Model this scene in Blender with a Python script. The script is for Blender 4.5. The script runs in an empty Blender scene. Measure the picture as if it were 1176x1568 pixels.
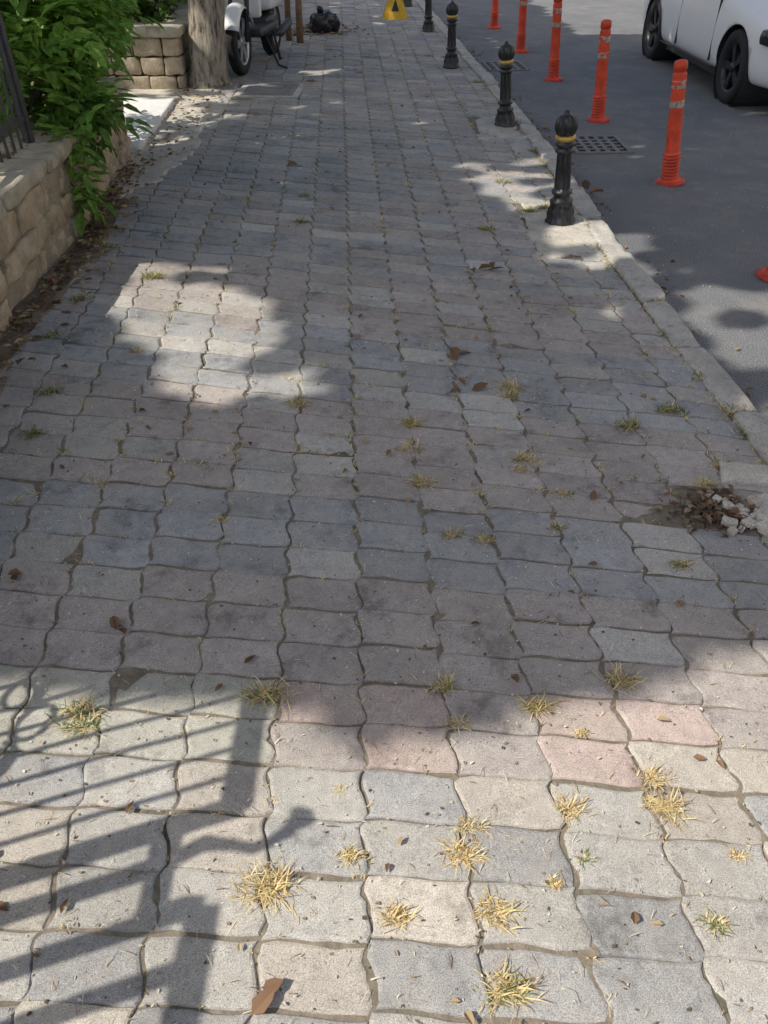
import bpy, bmesh, math, random
from mathutils import Vector, Matrix, noise, Quaternion
R=random.Random(7)
scene=bpy.context.scene
COL=scene.collection
rad=math.radians

# ------------------------------------------------------------------ helpers
def new_obj(name,verts,faces,mats=(),smooth=False,parent=None,fmat=None,cols=None):
    me=bpy.data.meshes.new(name)
    me.from_pydata([tuple(v) for v in verts],[],faces)
    for m in mats: me.materials.append(m)
    if fmat: me.polygons.foreach_set('material_index',fmat)
    if smooth: me.polygons.foreach_set('use_smooth',[True]*len(me.polygons))
    if cols:
        a=me.attributes.new('Col','FLOAT_COLOR','POINT')
        flat=[]
        for c in cols: flat+= [c[0],c[1],c[2],1.0]
        a.data.foreach_set('color',flat)
    me.update()
    ob=bpy.data.objects.new(name,me); COL.objects.link(ob)
    if parent: ob.parent=parent
    return ob
def empty(name,loc=(0,0,0),rot=(0,0,0)):
    e=bpy.data.objects.new(name,None); COL.objects.link(e); e.location=loc; e.rotation_euler=rot; return e
def interp(tab,x):
    if x<=tab[0][0]: return tab[0][1]
    for (a,b),(c,d) in zip(tab,tab[1:]):
        if x<=c: return b+(d-b)*(x-a)/(c-a)
    return tab[-1][1]
def inpoly(x,y,P):
    c=False;n=len(P)
    for i in range(n):
        x1,y1=P[i];x2,y2=P[(i+1)%n]
        if (y1>y)!=(y2>y) and x<(x2-x1)*(y-y1)/(y2-y1)+x1: c=not c
    return c

class NT:
    def __init__(s,name):
        s.m=bpy.data.materials.new(name); s.m.use_nodes=True
        s.t=s.m.node_tree; s.n=s.t.nodes; s.l=s.t.links
        s.b=s.n['Principled BSDF']; s.b.inputs['Specular IOR Level'].default_value=0.25
        s.b.inputs['Roughness'].default_value=0.9
        s.tc=s.n.new('ShaderNodeTexCoord')
    def noise(s,scale,detail=4,rough=.6,coord='Object'):
        n=s.n.new('ShaderNodeTexNoise'); n.inputs['Scale'].default_value=scale
        n.inputs['Detail'].default_value=detail; n.inputs['Roughness'].default_value=rough
        s.l.new(s.tc.outputs[coord],n.inputs['Vector']); return n.outputs['Fac']
    def ramp(s,fac,stops):
        r=s.n.new('ShaderNodeValToRGB'); e=r.color_ramp.elements
        while len(e)<len(stops): e.new(.5)
        for el,(p,c) in zip(e,stops):
            el.position=p; el.color=(c[0],c[1],c[2],1) if hasattr(c,'__len__') else (c,c,c,1)
        s.l.new(fac,r.inputs[0]); return r.outputs[0]
    def mix(s,a,b,fac,mode='MIX'):
        m=s.n.new('ShaderNodeMix'); m.data_type='RGBA'; m.blend_type=mode
        for v,k in ((fac,0),(a,6),(b,7)):
            if isinstance(v,bpy.types.NodeSocket): s.l.new(v,m.inputs[k])
            elif k==0: m.inputs[0].default_value=v
            else: m.inputs[k].default_value=(v[0],v[1],v[2],1) if hasattr(v,'__len__') else (v,v,v,1)
        return m.outputs[2]
    def attr(s,name='Col'):
        a=s.n.new('ShaderNodeAttribute'); a.attribute_name=name; return a.outputs['Color']
    def color(s,c):
        if isinstance(c,bpy.types.NodeSocket): s.l.new(c,s.b.inputs['Base Color'])
        else: s.b.inputs['Base Color'].default_value=(c[0],c[1],c[2],1)
    def bump(s,h,strength=.3,dist=.01):
        b=s.n.new('ShaderNodeBump'); b.inputs['Strength'].default_value=strength; b.inputs['Distance'].default_value=dist
        s.l.new(h,b.inputs['Height']); s.l.new(b.outputs[0],s.b.inputs['Normal'])

def simple_mat(name,c,rough=.6,metal=0,var=.25,scale=30,spec=.4,bump=0):
    t=NT(name)
    f=t.noise(scale,3)
    dark=[x*(1-var) for x in c]; lite=[min(1,x*(1+var)) for x in c]
    t.color(t.ramp(f,[(.3,dark),(.7,lite)]))
    t.b.inputs['Roughness'].default_value=rough; t.b.inputs['Metallic'].default_value=metal
    t.b.inputs['Specular IOR Level'].default_value=spec
    if bump: t.bump(t.noise(scale*3,2),bump,.004)
    return t.m
def leaf_mat(name,trans=.35,rough=.55,tex=True):
    t=NT(name); c=t.attr()
    c2=t.mix(c,t.ramp(t.noise(40,1),[(.3,.7),(.7,1.25)]),1.0,'MULTIPLY') if tex else c
    t.color(c2); t.b.inputs['Roughness'].default_value=rough
    tr=t.n.new('ShaderNodeBsdfTranslucent'); t.l.new(c2,tr.inputs['Color'])
    ms=t.n.new('ShaderNodeMixShader'); ms.inputs[0].default_value=trans
    t.l.new(t.b.outputs[0],ms.inputs[1]); t.l.new(tr.outputs[0],ms.inputs[2])
    t.l.new(ms.outputs[0],t.n['Material Output'].inputs['Surface'])
    return t.m

# ---- materials
def m_paver():
    t=NT('paver_concrete'); c=t.attr()
    n1=t.noise(2.1,5,.65)
    c=t.mix(c,t.ramp(n1,[(.32,.78),(.68,1.20)]),1.0,'MULTIPLY')
    n2=t.noise(28,4,.75)
    c=t.mix(c,t.ramp(n2,[(.3,.78),(.7,1.18)]),1.0,'MULTIPLY')
    n3=t.noise(5.5,5,.72)
    c=t.mix(c,(.42,.39,.345),t.ramp(n3,[(.38,.06),(.70,.62)]))          # dust film
    c=t.mix(c,(.11,.10,.085),t.ramp(n3,[(.30,.60),(.43,0)]))            # dirt stains
    sp=t.noise(420,2,.85)
    c=t.mix(c,t.ramp(sp,[(.34,.55),(.5,1.0),(.66,1.42)]),1.0,'MULTIPLY')
    c=t.mix(c,(.07,.065,.06),t.ramp(t.noise(95,3,.75),[(.63,0),(.71,.65)]))
    t.color(c); t.b.inputs['Roughness'].default_value=.88
    t.bump(n2,.45,.006)
    return t.m
def m_asphalt():
    t=NT('asphalt')
    c=t.ramp(t.noise(1.1,4),[(.3,(.135,.142,.153)),(.7,(.185,.19,.197))])
    sp=t.noise(150,2,.85)
    c=t.mix(c,t.ramp(sp,[(.36,.45),(.5,1),(.66,1.9)]),1.0,'MULTIPLY')
    c=t.mix(c,(.27,.255,.23),t.ramp(t.noise(3.3,5,.72),[(.48,0),(.70,.6)]))
    t.color(c); t.b.inputs['Roughness'].default_value=.85
    t.bump(sp,.7,.006); return t.m
def m_soil(name='soil_joint',a=(.13,.11,.085),b=(.30,.26,.205)):
    t=NT(name); n=t.noise(22,6,.75); c=t.ramp(n,[(.3,a),(.7,b)])
    c=t.mix(c,(.06,.06,.035),t.ramp(t.noise(3,3),[(.5,0),(.7,.5)]))
    t.color(c); t.bump(n,.8,.01); return t.m
def m_stone(name,a,b,moss=.5):
    t=NT(name); c=t.ramp(t.noise(9,5,.7),[(.28,a),(.5,[(x+y)/2 for x,y in zip(a,b)]),(.72,b)])
    c=t.mix(c,(.12,.125,.07),t.ramp(t.noise(5,4,.7),[(.52,0),(.7,moss)]))
    n=t.noise(50,5,.75)
    c=t.mix(c,(.08,.065,.05),t.ramp(n,[(.60,0),(.74,.6)]))
    t.color(c); t.bump(n,.8,.015); return t.m
def m_concrete(name,a,b,dirt=.55):
    t=NT(name); c=t.ramp(t.noise(6,5,.7),[(.3,a),(.7,b)])
    sp=t.noise(200,2,.8); c=t.mix(c,t.ramp(sp,[(.36,.65),(.6,1.15)]),1.0,'MULTIPLY')
    n=t.noise(16,6,.8)
    c=t.mix(c,(.10,.095,.08),t.ramp(n,[(.53,0),(.72,dirt)]))
    t.color(c); t.bump(n,.6,.01); return t.m
def m_bark():
    t=NT('bark'); mp=t.n.new('ShaderNodeMapping'); mp.inputs['Scale'].default_value=(1,1,.22)
    t.l.new(t.tc.outputs['Object'],mp.inputs['Vector'])
    n=t.n.new('ShaderNodeTexNoise'); n.inputs['Scale'].default_value=28; n.inputs['Detail'].default_value=6; n.inputs['Roughness'].default_value=.7
    t.l.new(mp.outputs[0],n.inputs['Vector'])
    c=t.ramp(n.outputs['Fac'],[(.38,(.10,.08,.065)),(.47,(.30,.26,.21)),(.66,(.48,.43,.36))])
    t.color(c); t.bump(n.outputs['Fac'],1,.03); return t.m

M_paver=m_paver(); M_asph=m_asphalt(); M_soil=m_soil()
M_soil2=m_soil('garden_earth',(.11,.085,.06),(.30,.24,.17))
M_stone=m_stone('wall_stone',(.30,.24,.165),(.60,.51,.38))
M_cap=m_stone('cap_stone',(.34,.30,.23),(.56,.51,.41),.7)
M_mortar=m_concrete('mortar',(.26,.22,.17),(.40,.35,.28))
M_kerb=m_concrete('kerb_concrete',(.34,.325,.30),(.56,.535,.49))
M_patch=m_concrete('patch_concrete',(.42,.39,.34),(.62,.58,.51))
M_marble=m_concrete('marble',(.68,.68,.67),(.80,.79,.77),.15)
M_bark=m_bark()
M_leaf=leaf_mat('leaf',.4); M_crown=leaf_mat('crown_leaf',.45,.6,False); M_dry=leaf_mat('dry_leaf',.15,.8,False); M_grass=leaf_mat('grass_blade',.25,.7,False)
M_iron=simple_mat('black_cast_iron',(.022,.022,.024),.33,0,.4,40,.5,.2)
M_gold=simple_mat('gold_paint',(.55,.36,.10),.4,.5,.3)
M_fence=simple_mat('fence_iron',(.06,.06,.062),.5)
M_orange=simple_mat('orange_plastic',(.66,.07,.028),.5,0,.3,9)
M_orange_d=simple_mat('orange_plastic_base',(.52,.055,.03),.6,0,.35,14)
M_refl=simple_mat('reflective_band',(.40,.37,.32),.4,.2,.4,25)
M_white=simple_mat('white_paint',(.78,.79,.80),.2,0,.02,3,.5)
M_glass=simple_mat('dark_glass',(.02,.025,.03),.06,0,.1,3,.6)
M_rub=simple_mat('tyre_rubber',(.022,.022,.023),.8,0,.3,30)
M_rim=simple_mat('dark_alloy',(.05,.05,.055),.35,.6,.2)
M_rimL=simple_mat('silver_alloy',(.45,.46,.48),.3,.7,.15)
M_black=simple_mat('black_plastic',(.03,.03,.032),.5,0,.3)
M_grate=simple_mat('cast_grate',(.20,.195,.19),.7,.2,.35,60,.4,.3)
M_hole=simple_mat('drain_dark',(.01,.01,.01),1)
M_lid=m_concrete('lid_concrete',(.17,.17,.165),(.28,.275,.265))
M_yel=simple_mat('yellow_plastic',(.70,.42,.03),.45,0,.2)
M_redl=simple_mat('red_lens',(.4,.02,.02),.2)
M_bag=simple_mat('bag_plastic',(.02,.02,.022),.25,0,.3,20,.6)
M_seat=simple_mat('seat_vinyl',(.03,.03,.03),.5)
M_wood=simple_mat('wood',(.26,.17,.10),.8,0,.3,20)
M_facade=simple_mat('facade_plaster',(.66,.60,.50),.9,0,.06,2)
M_slab=simple_mat('balcony_slab',(.60,.58,.55),.9,0,.08,3)

# ------------------------------------------------------------------ sun/sky/camera
EL=rad(48); AZ=rad(19)
CX=math.cos(AZ)/math.tan(EL); CY=math.sin(AZ)/math.tan(EL)
S=Vector((-math.cos(AZ)*math.cos(EL),-math.sin(AZ)*math.cos(EL),math.sin(EL)))
sl=bpy.data.lights.new('sun','SUN'); sl.energy=5.0; sl.angle=rad(.35); sl.color=(1,.93,.82)
so=bpy.data.objects.new('sun',sl); COL.objects.link(so); so.rotation_euler=S.to_track_quat('Z','Y').to_euler(); so.location=(-8,-4,16)
w=bpy.data.worlds.new('World'); scene.world=w; w.use_nodes=True
bg=w.node_tree.nodes['Background']; sky=w.node_tree.nodes.new('ShaderNodeTexSky'); sky.sky_type='NISHITA'; sky.sun_disc=False
sky.sun_elevation=EL; sky.sun_rotation=math.atan2(S.x,S.y); sky.dust_density=3.0; sky.air_density=1.0; sky.ozone_density=.8
w.node_tree.links.new(sky.outputs[0],bg.inputs[0]); bg.inputs[1].default_value=.14
cam=bpy.data.cameras.new('camera'); co=bpy.data.objects.new('camera',cam); COL.objects.link(co)
co.location=(0,0,1.6); co.rotation_euler=(rad(50.6),0,0)
cam.sensor_fit='VERTICAL'; cam.sensor_height=36; cam.lens=27.09; cam.clip_start=.02; cam.clip_end=600
scene.camera=co
scene.view_settings.view_transform='Standard'; scene.view_settings.look='None'; scene.view_settings.exposure=0

# ------------------------------------------------------------------ layout curves
KERB=[(-4,1.72),(.5,1.62),(1.5,1.56),(2.4,1.48),(3.2,1.40),(4.3,1.345),(6.3,1.30),(9.2,1.12),(11.6,.95),(16,.65),(26,-.1),(40,-1.2)]
kerbx=lambda y: interp(KERB,y)
ZR=-.10
WALLX=[(-3,-1.74),(3.4,-1.755),(4.6,-1.78),(6.3,-1.93)]
COB=[(-2.4,8.4),(-1.75,8.5),(-1.5,7.6),(-1.62,6.9),(-1.52,6.2),(-1.62,5.5),(-1.8,5.3),(-2.1,6.2)]
def hgt(x,y):
    return noise.noise(Vector((x*.9,y*.9,3.1)))*.014+noise.noise(Vector((x*2.5,y*2.5,9.1)))*.007

# ------------------------------------------------------------------ ground sheets
def sheet(name,pts,z,mat):
    return new_obj(name,[(x,y,z) for x,y in pts],[list(range(len(pts)))],[mat])
sheet('ground',[(-300,-300),(300,-300),(300,300),(-300,300)],-.16,M_soil2)
ys=[-4,-2,.5,1.5,2.4,3.2,4.3,5.3,6.3,7.8,9.2,11.6,14,16,20,26,40]
rp=[(kerbx(y)-.06,y) for y in ys]+[(60,40),(60,-4)]
sheet('road',rp,ZR,M_asph)
V=[];F=[];nx=70;ny=300
for b in range(ny+1):
    y=-4+b*.072
    for a in range(nx+1):
        xr=kerbx(y)-.06; x=-2.3+(xr+2.3)*a/nx
        V.append((x,y,hgt(x,y)-.0066+noise.noise(Vector((x*13,y*13,2)))*.0048))
for b in range(ny):
    for a in range(nx):
        q=b*(nx+1)+a; F.append([q,q+1,q+nx+2,q+nx+1])
new_obj('pavement_bed',V,F,[M_soil],True)
sheet('pavement',[(-12,17.4),(.7,17.4),(-1,40),(-12,40)],-.02,M_lid)

# ------------------------------------------------------------------ pavers
SK=[(0,-.03),(.55,-.04),(1.6,-.09),(3.2,-.22),(20,-.22)]
PW,PH=.215,.125
def G(u,v):
    yc=v*PH; x=u*PW-.047*yc
    return x, yc+interp(SK,yc)*x
GREY=(.255,.272,.295);TAN=(.45,.41,.355);RED=(.42,.315,.285);MAU=(.335,.295,.282);LG=(.40,.392,.372)
def band(i,j,x,yc):
    r=R.random()
    if yc<.42: base=(RED,TAN,MAU)[0 if r<.75 else 1 if r<.9 else 2]
    elif yc<1.0: base=(LG,TAN,GREY)[0 if r<.38 else 1 if r<.74 else 2]
    elif yc<1.25: base=(RED,TAN,MAU)[0 if r<.6 else 1 if r<.85 else 2]
    elif yc<1.6: base=MAU if r<.93 else LG
    elif yc<1.98: base=GREY if r<.90 else LG
    elif yc<2.6: base=MAU if r<.88 else LG
    elif yc<3.2: base=GREY if r<.80 else LG
    elif yc<3.9: base=MAU if r<.75 else LG
    else:
        k=int((yc-3.9)/.62)%2
        base=(GREY if k==0 else MAU) if r<.60 else (LG if r<.80 else (MAU if k==0 else GREY))
    near_grey = (base is GREY and yc<1.0)
    if x<-.3 and 1.0<yc<1.25 : base=(.38,.38,.33)
    mean=(.345,.332,.315); q=.20 if yc<3.9 else .3
    if near_grey: q=.45
    base=[b*(1-q)+c*q for b,c in zip(base,mean)]
    f=R.uniform(.86,1.13)
    return (base[0]*f,base[1]*f,base[2]*f*R.uniform(.985,1.015))
V=[];F=[];C=[]
BOLL=[(1.061,4.707),(1.013,7.05),(.74,9.66),(.60,12.14)]
COFF={i:R.uniform(-.16,.16) for i in range(-20,20)}
for j in range(-14,150):
    far=j*PH>7
    nv,nu=(4,3) if far else (8,6)
    for i in range(-15,11):
        co_=COFF[i]*min(1,max(0,(j-6)/10))+.10*noise.noise(Vector((i*1.7,j*.12,3)))
        cx_,cy_=G(i+.5,j+.5+co_)
        xr=kerbx(cy_)-.135; xl=interp([(0,-1.63),(4.5,-1.60),(5.5,-1.72),(6.4,-1.95),(8.6,-2.05),(20,-2.6)],cy_)
        if cx_-PW*.42>xr or cx_+PW*.42<xl or cy_>17.3: continue
        if inpoly(cx_,cy_,COB): continue
        if ((cx_-1.10)/.17)**2+((cy_-1.965)/.10)**2<1: continue
        if cx_>.86 and abs(cy_-4.62)<.42 : continue
        if cx_>.78 and abs(cy_-7.0)<.35 : continue
        if abs(cx_+1.11)<.33 and abs(cy_-8.45)<.36: continue
        A=.042;B=.03
        pts=[]
        sw=lambda t: math.sin(2*math.pi*t)+.22*math.sin(4*math.pi*t)
        for k in range(nu): pts.append((i+k/nu, j+co_+B*sw(k/nu)))
        for k in range(nv): pts.append((i+1+A*sw(k/nv), j+co_+k/nv))
        for k in range(nu): pts.append((i+1-k/nu, j+co_+1+B*sw(1-k/nu)))
        for k in range(nv): pts.append((i+A*sw(1-k/nv), j+co_+1-k/nv))
        P=[G(*p) for p in pts]
        gx=1-(R.uniform(.003,.0075)/PW) ; gy=1-(R.uniform(.002,.006)/PH)
        rot=R.gauss(0,.013); dx=R.gauss(0,.0018);dy=R.gauss(0,.0022)
        tz=R.gauss(0,.0017); tx=R.gauss(0,.012); ty=R.gauss(0,.014)
        if R.random()<.03: tz-=.004
        col=band(i,j,cx_,cy_-interp(SK,cy_)*cx_)
        n=len(P); b=len(V)
        jit=[R.gauss(0,.0016) for _ in P]
        if R.random()<.2:
            kc=R.randrange(n); jit[kc]-=R.uniform(.004,.012); jit[(kc+1)%n]-=R.uniform(.002,.006)
        def place(z,inset):
            for k,(x,y) in enumerate(P):
                lx=(x-cx_)*gx; ly=(y-cy_)*gy
                lx*= (1-inset/(PW*.5)); ly*=(1-inset/(PH*.5))
                m=1+jit[k]/.09; lx*=m; ly*=m
                X=cx_+lx-rot*ly+dx; Y=cy_+ly+rot*lx+dy
                if X>xr: X=xr
                if X<xl: X=xl
                V.append((X,Y,z+hgt(X,Y)+tz+tx*lx+ty*ly)); C.append(col)
        place(-.03,0);place(-.0055,0);place(-.0018,.0028);place(0,.009)
        for q in range(3):
            for k in range(n):
                k2=(k+1)%n
                F.append([b+q*n+k,b+q*n+k2,b+(q+1)*n+k2,b+(q+1)*n+k])
        F.append([b+3*n+k for k in range(n)])
pav=new_obj('sidewalk_pavers',V,F,[M_paver],cols=C)

# ------------------------------------------------------------------ rounded stone blocks
def stone(V,F,c,h,r,rot=0,amp=.006,seed=0,n=5):
    base=len(V); idx={}
    def add(p):
        k=(round(p[0],4),round(p[1],4),round(p[2],4))
        if k in idx: return idx[k]
        q=[max(-(h[a]-r),min(h[a]-r,p[a]*h[a])) for a in range(3)]
        d=Vector([p[a]*h[a]-q[a] for a in range(3)])
        if d.length>1e-9: d=d.normalized()*r
        v=Vector(q)+d
        nn=noise.noise_vector(Vector((v.x*9+seed,v.y*9,v.z*9)))*amp+noise.noise_vector(Vector((v.x*30+seed,v.y*30,v.z*30)))*amp*.4
        v=v+nn
        cr,sr=math.cos(rot),math.sin(rot)
        v=Vector((v.x*cr-v.y*sr,v.x*sr+v.y*cr,v.z))
        idx[k]=len(V); V.append((v.x+c[0],v.y+c[1],v.z+c[2])); return idx[k]
    g=[-1+2*k/n for k in range(n+1)]
    g[1]=-.9; g[-2]=.9
    for ax in range(3):
        for sg in (-1,1):
            for a in range(n):
                for b in range(n):
                    def pt(s,t):
                        p=[0,0,0];p[ax]=sg;p[(ax+1)%3]=s;p[(ax+2)%3]=t;return p
                    q=[add(pt(g[a],g[b])),add(pt(g[a+1],g[b])),add(pt(g[a+1],g[b+1])),add(pt(g[a],g[b+1]))]
                    if sg<0:q.reverse()
                    F.append(q)
# kerb
V=[];F=[]; y=-3
while y<26:
    L=R.uniform(.48,.62); ym=y+L/2; x0=kerbx(y);x1=kerbx(y+L)
    rot=-math.atan2(x1-x0,L)
    stone(V,F,((x0+x1)/2-.066+R.gauss(0,.004),ym,-.062+R.gauss(0,.006)),(.064,L/2-.004,.078),.018,rot+R.gauss(0,.014),.012,y*3.1,10 if 1.5<y<8 else 5)
    y+=L
new_obj('kerb',V,F,[M_kerb],smooth=True)

# stone garden wall
wall=empty('stone_wall')
V=[];F=[]; V2=[];F2=[]
for ci,(z0,z1) in enumerate([(-.06,.11),(.11,.25),(.25,.40)]):
    y=-2.5+ci*.13
    while y<6.25:
        L=R.uniform(.20,.50); ye=min(y+L,6.3); ym=(y+ye)/2
        if ye-y<.06: break
        fx=interp(WALLX,ym); rot=-math.atan2(interp(WALLX,ye)-interp(WALLX,y),ye-y)
        zz=R.uniform(-.010,.010)
        stone(V,F,(fx-.11+R.gauss(0,.012),ym,(z0+z1)/2+zz),(.11,(ye-y)/2-.006,(z1-z0)/2-.003),.022,rot,.020,y*2+ci*7,8)
        y=ye
y=-2.5
while y<6.25:
    L=R.uniform(.35,.6); ye=min(y+L,6.33); ym=(y+ye)/2
    rot=-math.atan2(interp(WALLX,ye)-interp(WALLX,y),ye-y)
    if ye-y>.1: stone(V2,F2,(interp(WALLX,ym)-.14,ym,.45+R.gauss(0,.004)),(.175,(ye-y)/2-.004,.045),.022,rot,.012,y*5,8)
    y=ye
new_obj('stones',V,F,[M_stone],True,wall); new_obj('cap',V2,F2,[M_cap],True,wall)
V=[];F=[];yy=[-2.5,0,2,3.4,4.6,5.4,6.28]
for y in yy:
    x=interp(WALLX,y); V+=[(x-.016,y,-.1),(x-.016,y,.41),(x-.26,y,.41),(x-.26,y,-.1)]
for i in range(len(yy)-1):
    for k in range(4): F.append([4*i+k,4*i+(k+1)%4,4*i+4+(k+1)%4,4*i+4+k])
F+= [[3,2,1,0],[len(V)-4,len(V)-3,len(V)-2,len(V)-1]]
new_obj('mortar_core',V,F,[M_mortar],parent=wall)
wall2=empty('stone_wall')
V=[];F=[]
for ci,(z0,z1) in enumerate([(-.05,.12),(.12,.28),(.28,.44)]):
    x=-3.6+ci*.1
    while x<-1.98:
        L=R.uniform(.2,.36); xe=min(x+L,-1.95)
        if xe-x>.05: stone(V,F,((x+xe)/2,8.62,(z0+z1)/2),((xe-x)/2-.005,.13,(z1-z0)/2-.004),.022,0,.014,x*4+ci,7)
        x=xe
    y=8.76
    while y<16:
        L=R.uniform(.25,.4)
        stone(V,F,(-2.06-(y-8.7)*.05,y+L/2,(z0+z1)/2),(.11,L/2-.005,(z1-z0)/2-.004),.022,.05,.012,y*4+ci,4); y+=L
new_obj('stones',V,F,[M_stone],True,wall2)
V=[];F=[]
stone(V,F,(-2.78,8.62,.485),(.86,.17,.042),.02,0,.008,3,8)
stone(V,F,(-2.2,12.4,.485),(.16,3.6,.042),.02,.05,.008,5,10)
new_obj('cap',V,F,[M_cap],True,wall2)
sheet('garden_soil',[(-12,-3),(-1.98,-3),(-1.98,4.6),(-2.12,6.27),(-12,6.27)],.40,M_soil2)
sheet('garden_soil',[(-12,8.7),(-2.12,8.7),(-2.6,16.5),(-12,16.5)],.40,M_soil2)
V=[];F=[]
for k in range(14):
    stone(V,F,(-2.35-k*.4,6.22,.16),(.19,.05,.22),.02,0,.01,k,3)
new_obj('entrance_retaining_stones',V,F,[M_stone],True)
sheet('entrance_path',[(-12,6.27),(-2.2,6.27),(-2.2,8.5),(-12,8.5)],-.004,M_patch)

V=[];F=[]; stone(V,F,(-2.12,7.05,.018),(.24,.86,.03),.006,.05,.001,1,6); new_obj('marble_step',V,F,[M_marble],True)
def pad(name,poly,z,mat,res=.06,amp=.008):
    xs=[p[0] for p in poly]; ysv=[p[1] for p in poly]
    V=[];F=[];idx={}
    nx=int((max(xs)-min(xs)+.2)/res)+1; ny=int((max(ysv)-min(ysv)+.2)/res)+1
    def vid(a,b):
        if (a,b) in idx: return idx[(a,b)]
        x=min(xs)-.1+a*res; y=min(ysv)-.1+b*res
        jx=noise.noise(Vector((x*14,y*14,1)))*.02; jy=noise.noise(Vector((x*14,y*14,5)))*.02
        idx[(a,b)]=len(V); V.append((x+jx,y+jy,z+hgt(x,y)+noise.noise(Vector((x*6,y*6,2)))*amp)); return idx[(a,b)]
    for a in range(nx):
        for b in range(ny):
            x=min(xs)-.1+(a+.5)*res; y=min(ysv)-.1+(b+.5)*res
            wob=noise.noise(Vector((x*5,y*5,8)))*.06
            if inpoly(x+wob,y+wob,poly): F.append([vid(a,b),vid(a+1,b),vid(a+1,b+1),vid(a,b+1)])
    ob=new_obj(name,V,F,[mat],True)
    sm=ob.modifiers.new('solid','SOLIDIFY'); sm.thickness=.02; sm.offset=-1
    return ob
pad('concrete_patch',[(-2.5,8.5),(-1.66,8.6),(-1.42,7.7),(-1.52,6.9),(-1.42,6.2),(-1.55,5.5),(-1.75,5.1),(-2.1,6.1)],.004,M_patch,.03)
pad('bollard_footing',[(.84,4.18),(1.24,4.18),(1.20,5.05),(.88,5.05)],.002,M_patch,.02,.006)
pad('bollard_footing',[(.76,6.62),(1.16,6.62),(1.10,7.4),(.8,7.38)],.002,M_kerb,.03,.006)
pad('broken_paving',[(.90,1.84),(1.4,1.80),(1.4,2.12),(.90,2.08)],-.006,M_soil,.02,.012)
pad('soil_strip',[(-1.85,-2.5),(-1.60,-2.5),(-1.57,4.4),(-1.64,5.4),(-1.85,5.4)],-.002,M_soil2,.04,.022)

V=[];F=[]
for k in range(60):
    x=R.uniform(1.10,1.34);y=R.uniform(1.84,2.02); s=R.uniform(.004,.018)
    stone(V,F,(x,y,s*.4-.002),(s*R.uniform(.8,1.6),s,s*.7),s*.3,R.uniform(0,3),s*.4,k*3.3,4)
stone(V,F,(1.32,2.14,.002),(.15,.055,.014),.01,-.15,.012,44,9)
stone(V,F,(1.24,1.93,.008),(.05,.028,.022),.01,.9,.014,47,7)
stone(V,F,(1.215,1.87,.006),(.028,.018,.014),.008,.3,.01,49,6)
new_obj('broken_concrete_chunks',V,F,[M_patch],False)

uc=empty('utility_cover',(-1.11,8.45,0))
V=[];F=[]; stone(V,F,(0,0,-.003),(.31,.33,.012),.004,-.05,.001,2,5); new_obj('frame',V,F,[M_kerb],parent=uc)
V=[];F=[]; stone(V,F,(.0,0,.008),(.25,.26,.006),.003,-.05,.001,2,5)
for k in range(5): stone(V,F,(.16,-.2+k*.1,.015),(.05,.02,.004),.002,-.05,.001,2,3)
new_obj('lid',V,F,[M_lid],parent=uc)

def box(V,F,c,h,rz=0):
    b=len(V);cr,sr=math.cos(rz),math.sin(rz)
    for dx in(-1,1):
        for dy in(-1,1):
            for dz in(-1,1):
                x,y=dx*h[0],dy*h[1]; V.append((c[0]+x*cr-y*sr,c[1]+x*sr+y*cr,c[2]+dz*h[2]))
    F+= [[b,b+1,b+3,b+2],[b+4,b+6,b+7,b+5],[b,b+4,b+5,b+1],[b+2,b+3,b+7,b+6],[b,b+2,b+6,b+4],[b+1,b+5,b+7,b+3]]
def grate(x,y,rz):
    e=empty('drain_grate',(x,y,ZR),(0,0,rz)); e.scale=(.86,.95,1)
    V=[];F=[]; box(V,F,(0,0,.003),(.25,.27,.001)); new_obj('pit',V,F,[M_hole],parent=e)
    V=[];F=[]
    box(V,F,(-.25,0,.006),(.02,.28,.006));box(V,F,(.25,0,.006),(.02,.28,.006))
    box(V,F,(0,-.265,.006),(.23,.02,.006));box(V,F,(0,.265,.006),(.23,.02,.006))
    for k in range(4): box(V,F,(-.14+k*.093,0,.0055),(.020,.245,.005))
    for k in range(4): 
        for m in range(5): box(V,F,(-.187+m*.0935,-.15+k*.1,.0052),(.0265,.018,.0045))
    new_obj('bars',V,F,[M_grate],parent=e)
grate(1.76,6.85,.03); grate(1.42,10.3,.08)

# ------------------------------------------------------------------ lathe items
def lathe(prof,seg=32):
    V=[];F=[]
    for p in prof:
        r,z=p[0],p[1]; fa=p[2] if len(p)>2 else 0; nf=p[3] if len(p)>3 else 8
        for k in range(seg):
            a=2*math.pi*k/seg; rr=r*(1+fa*math.cos(nf*a)); V.append((rr*math.cos(a),rr*math.sin(a),z))
    for i in range(len(prof)-1):
        for k in range(seg):
            k2=(k+1)%seg; F.append([i*seg+k,i*seg+k2,(i+1)*seg+k2,(i+1)*seg+k])
    F.append([ (len(prof)-1)*seg+k for k in range(seg)])
    return V,F
BP=[(.088,0,.04),(.088,.018,.04),(.076,.03,.06),(.074,.06,.12),(.066,.085,.12),(.058,.105,.10),(.066,.118),(.068,.13),(.054,.14),(.047,.15),(.047,.165),(.060,.172),(.060,.186),(.046,.194),
 (.043,.205,.12),(.040,.30,.12),(.038,.385,.12),(.038,.392),(.054,.398),(.056,.41),(.044,.418),(.043,.426),(.056,.432),(.060,.447),(.050,.455),(.046,.462),(.055,.468),(.055,.480),(.044,.486),
 (.050,.495,.10),(.058,.52,.13),(.058,.545,.13),(.05,.57,.13),(.034,.588,.08),(.016,.596),(.018,.604),(.010,.614),(.001,.617)]
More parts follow.
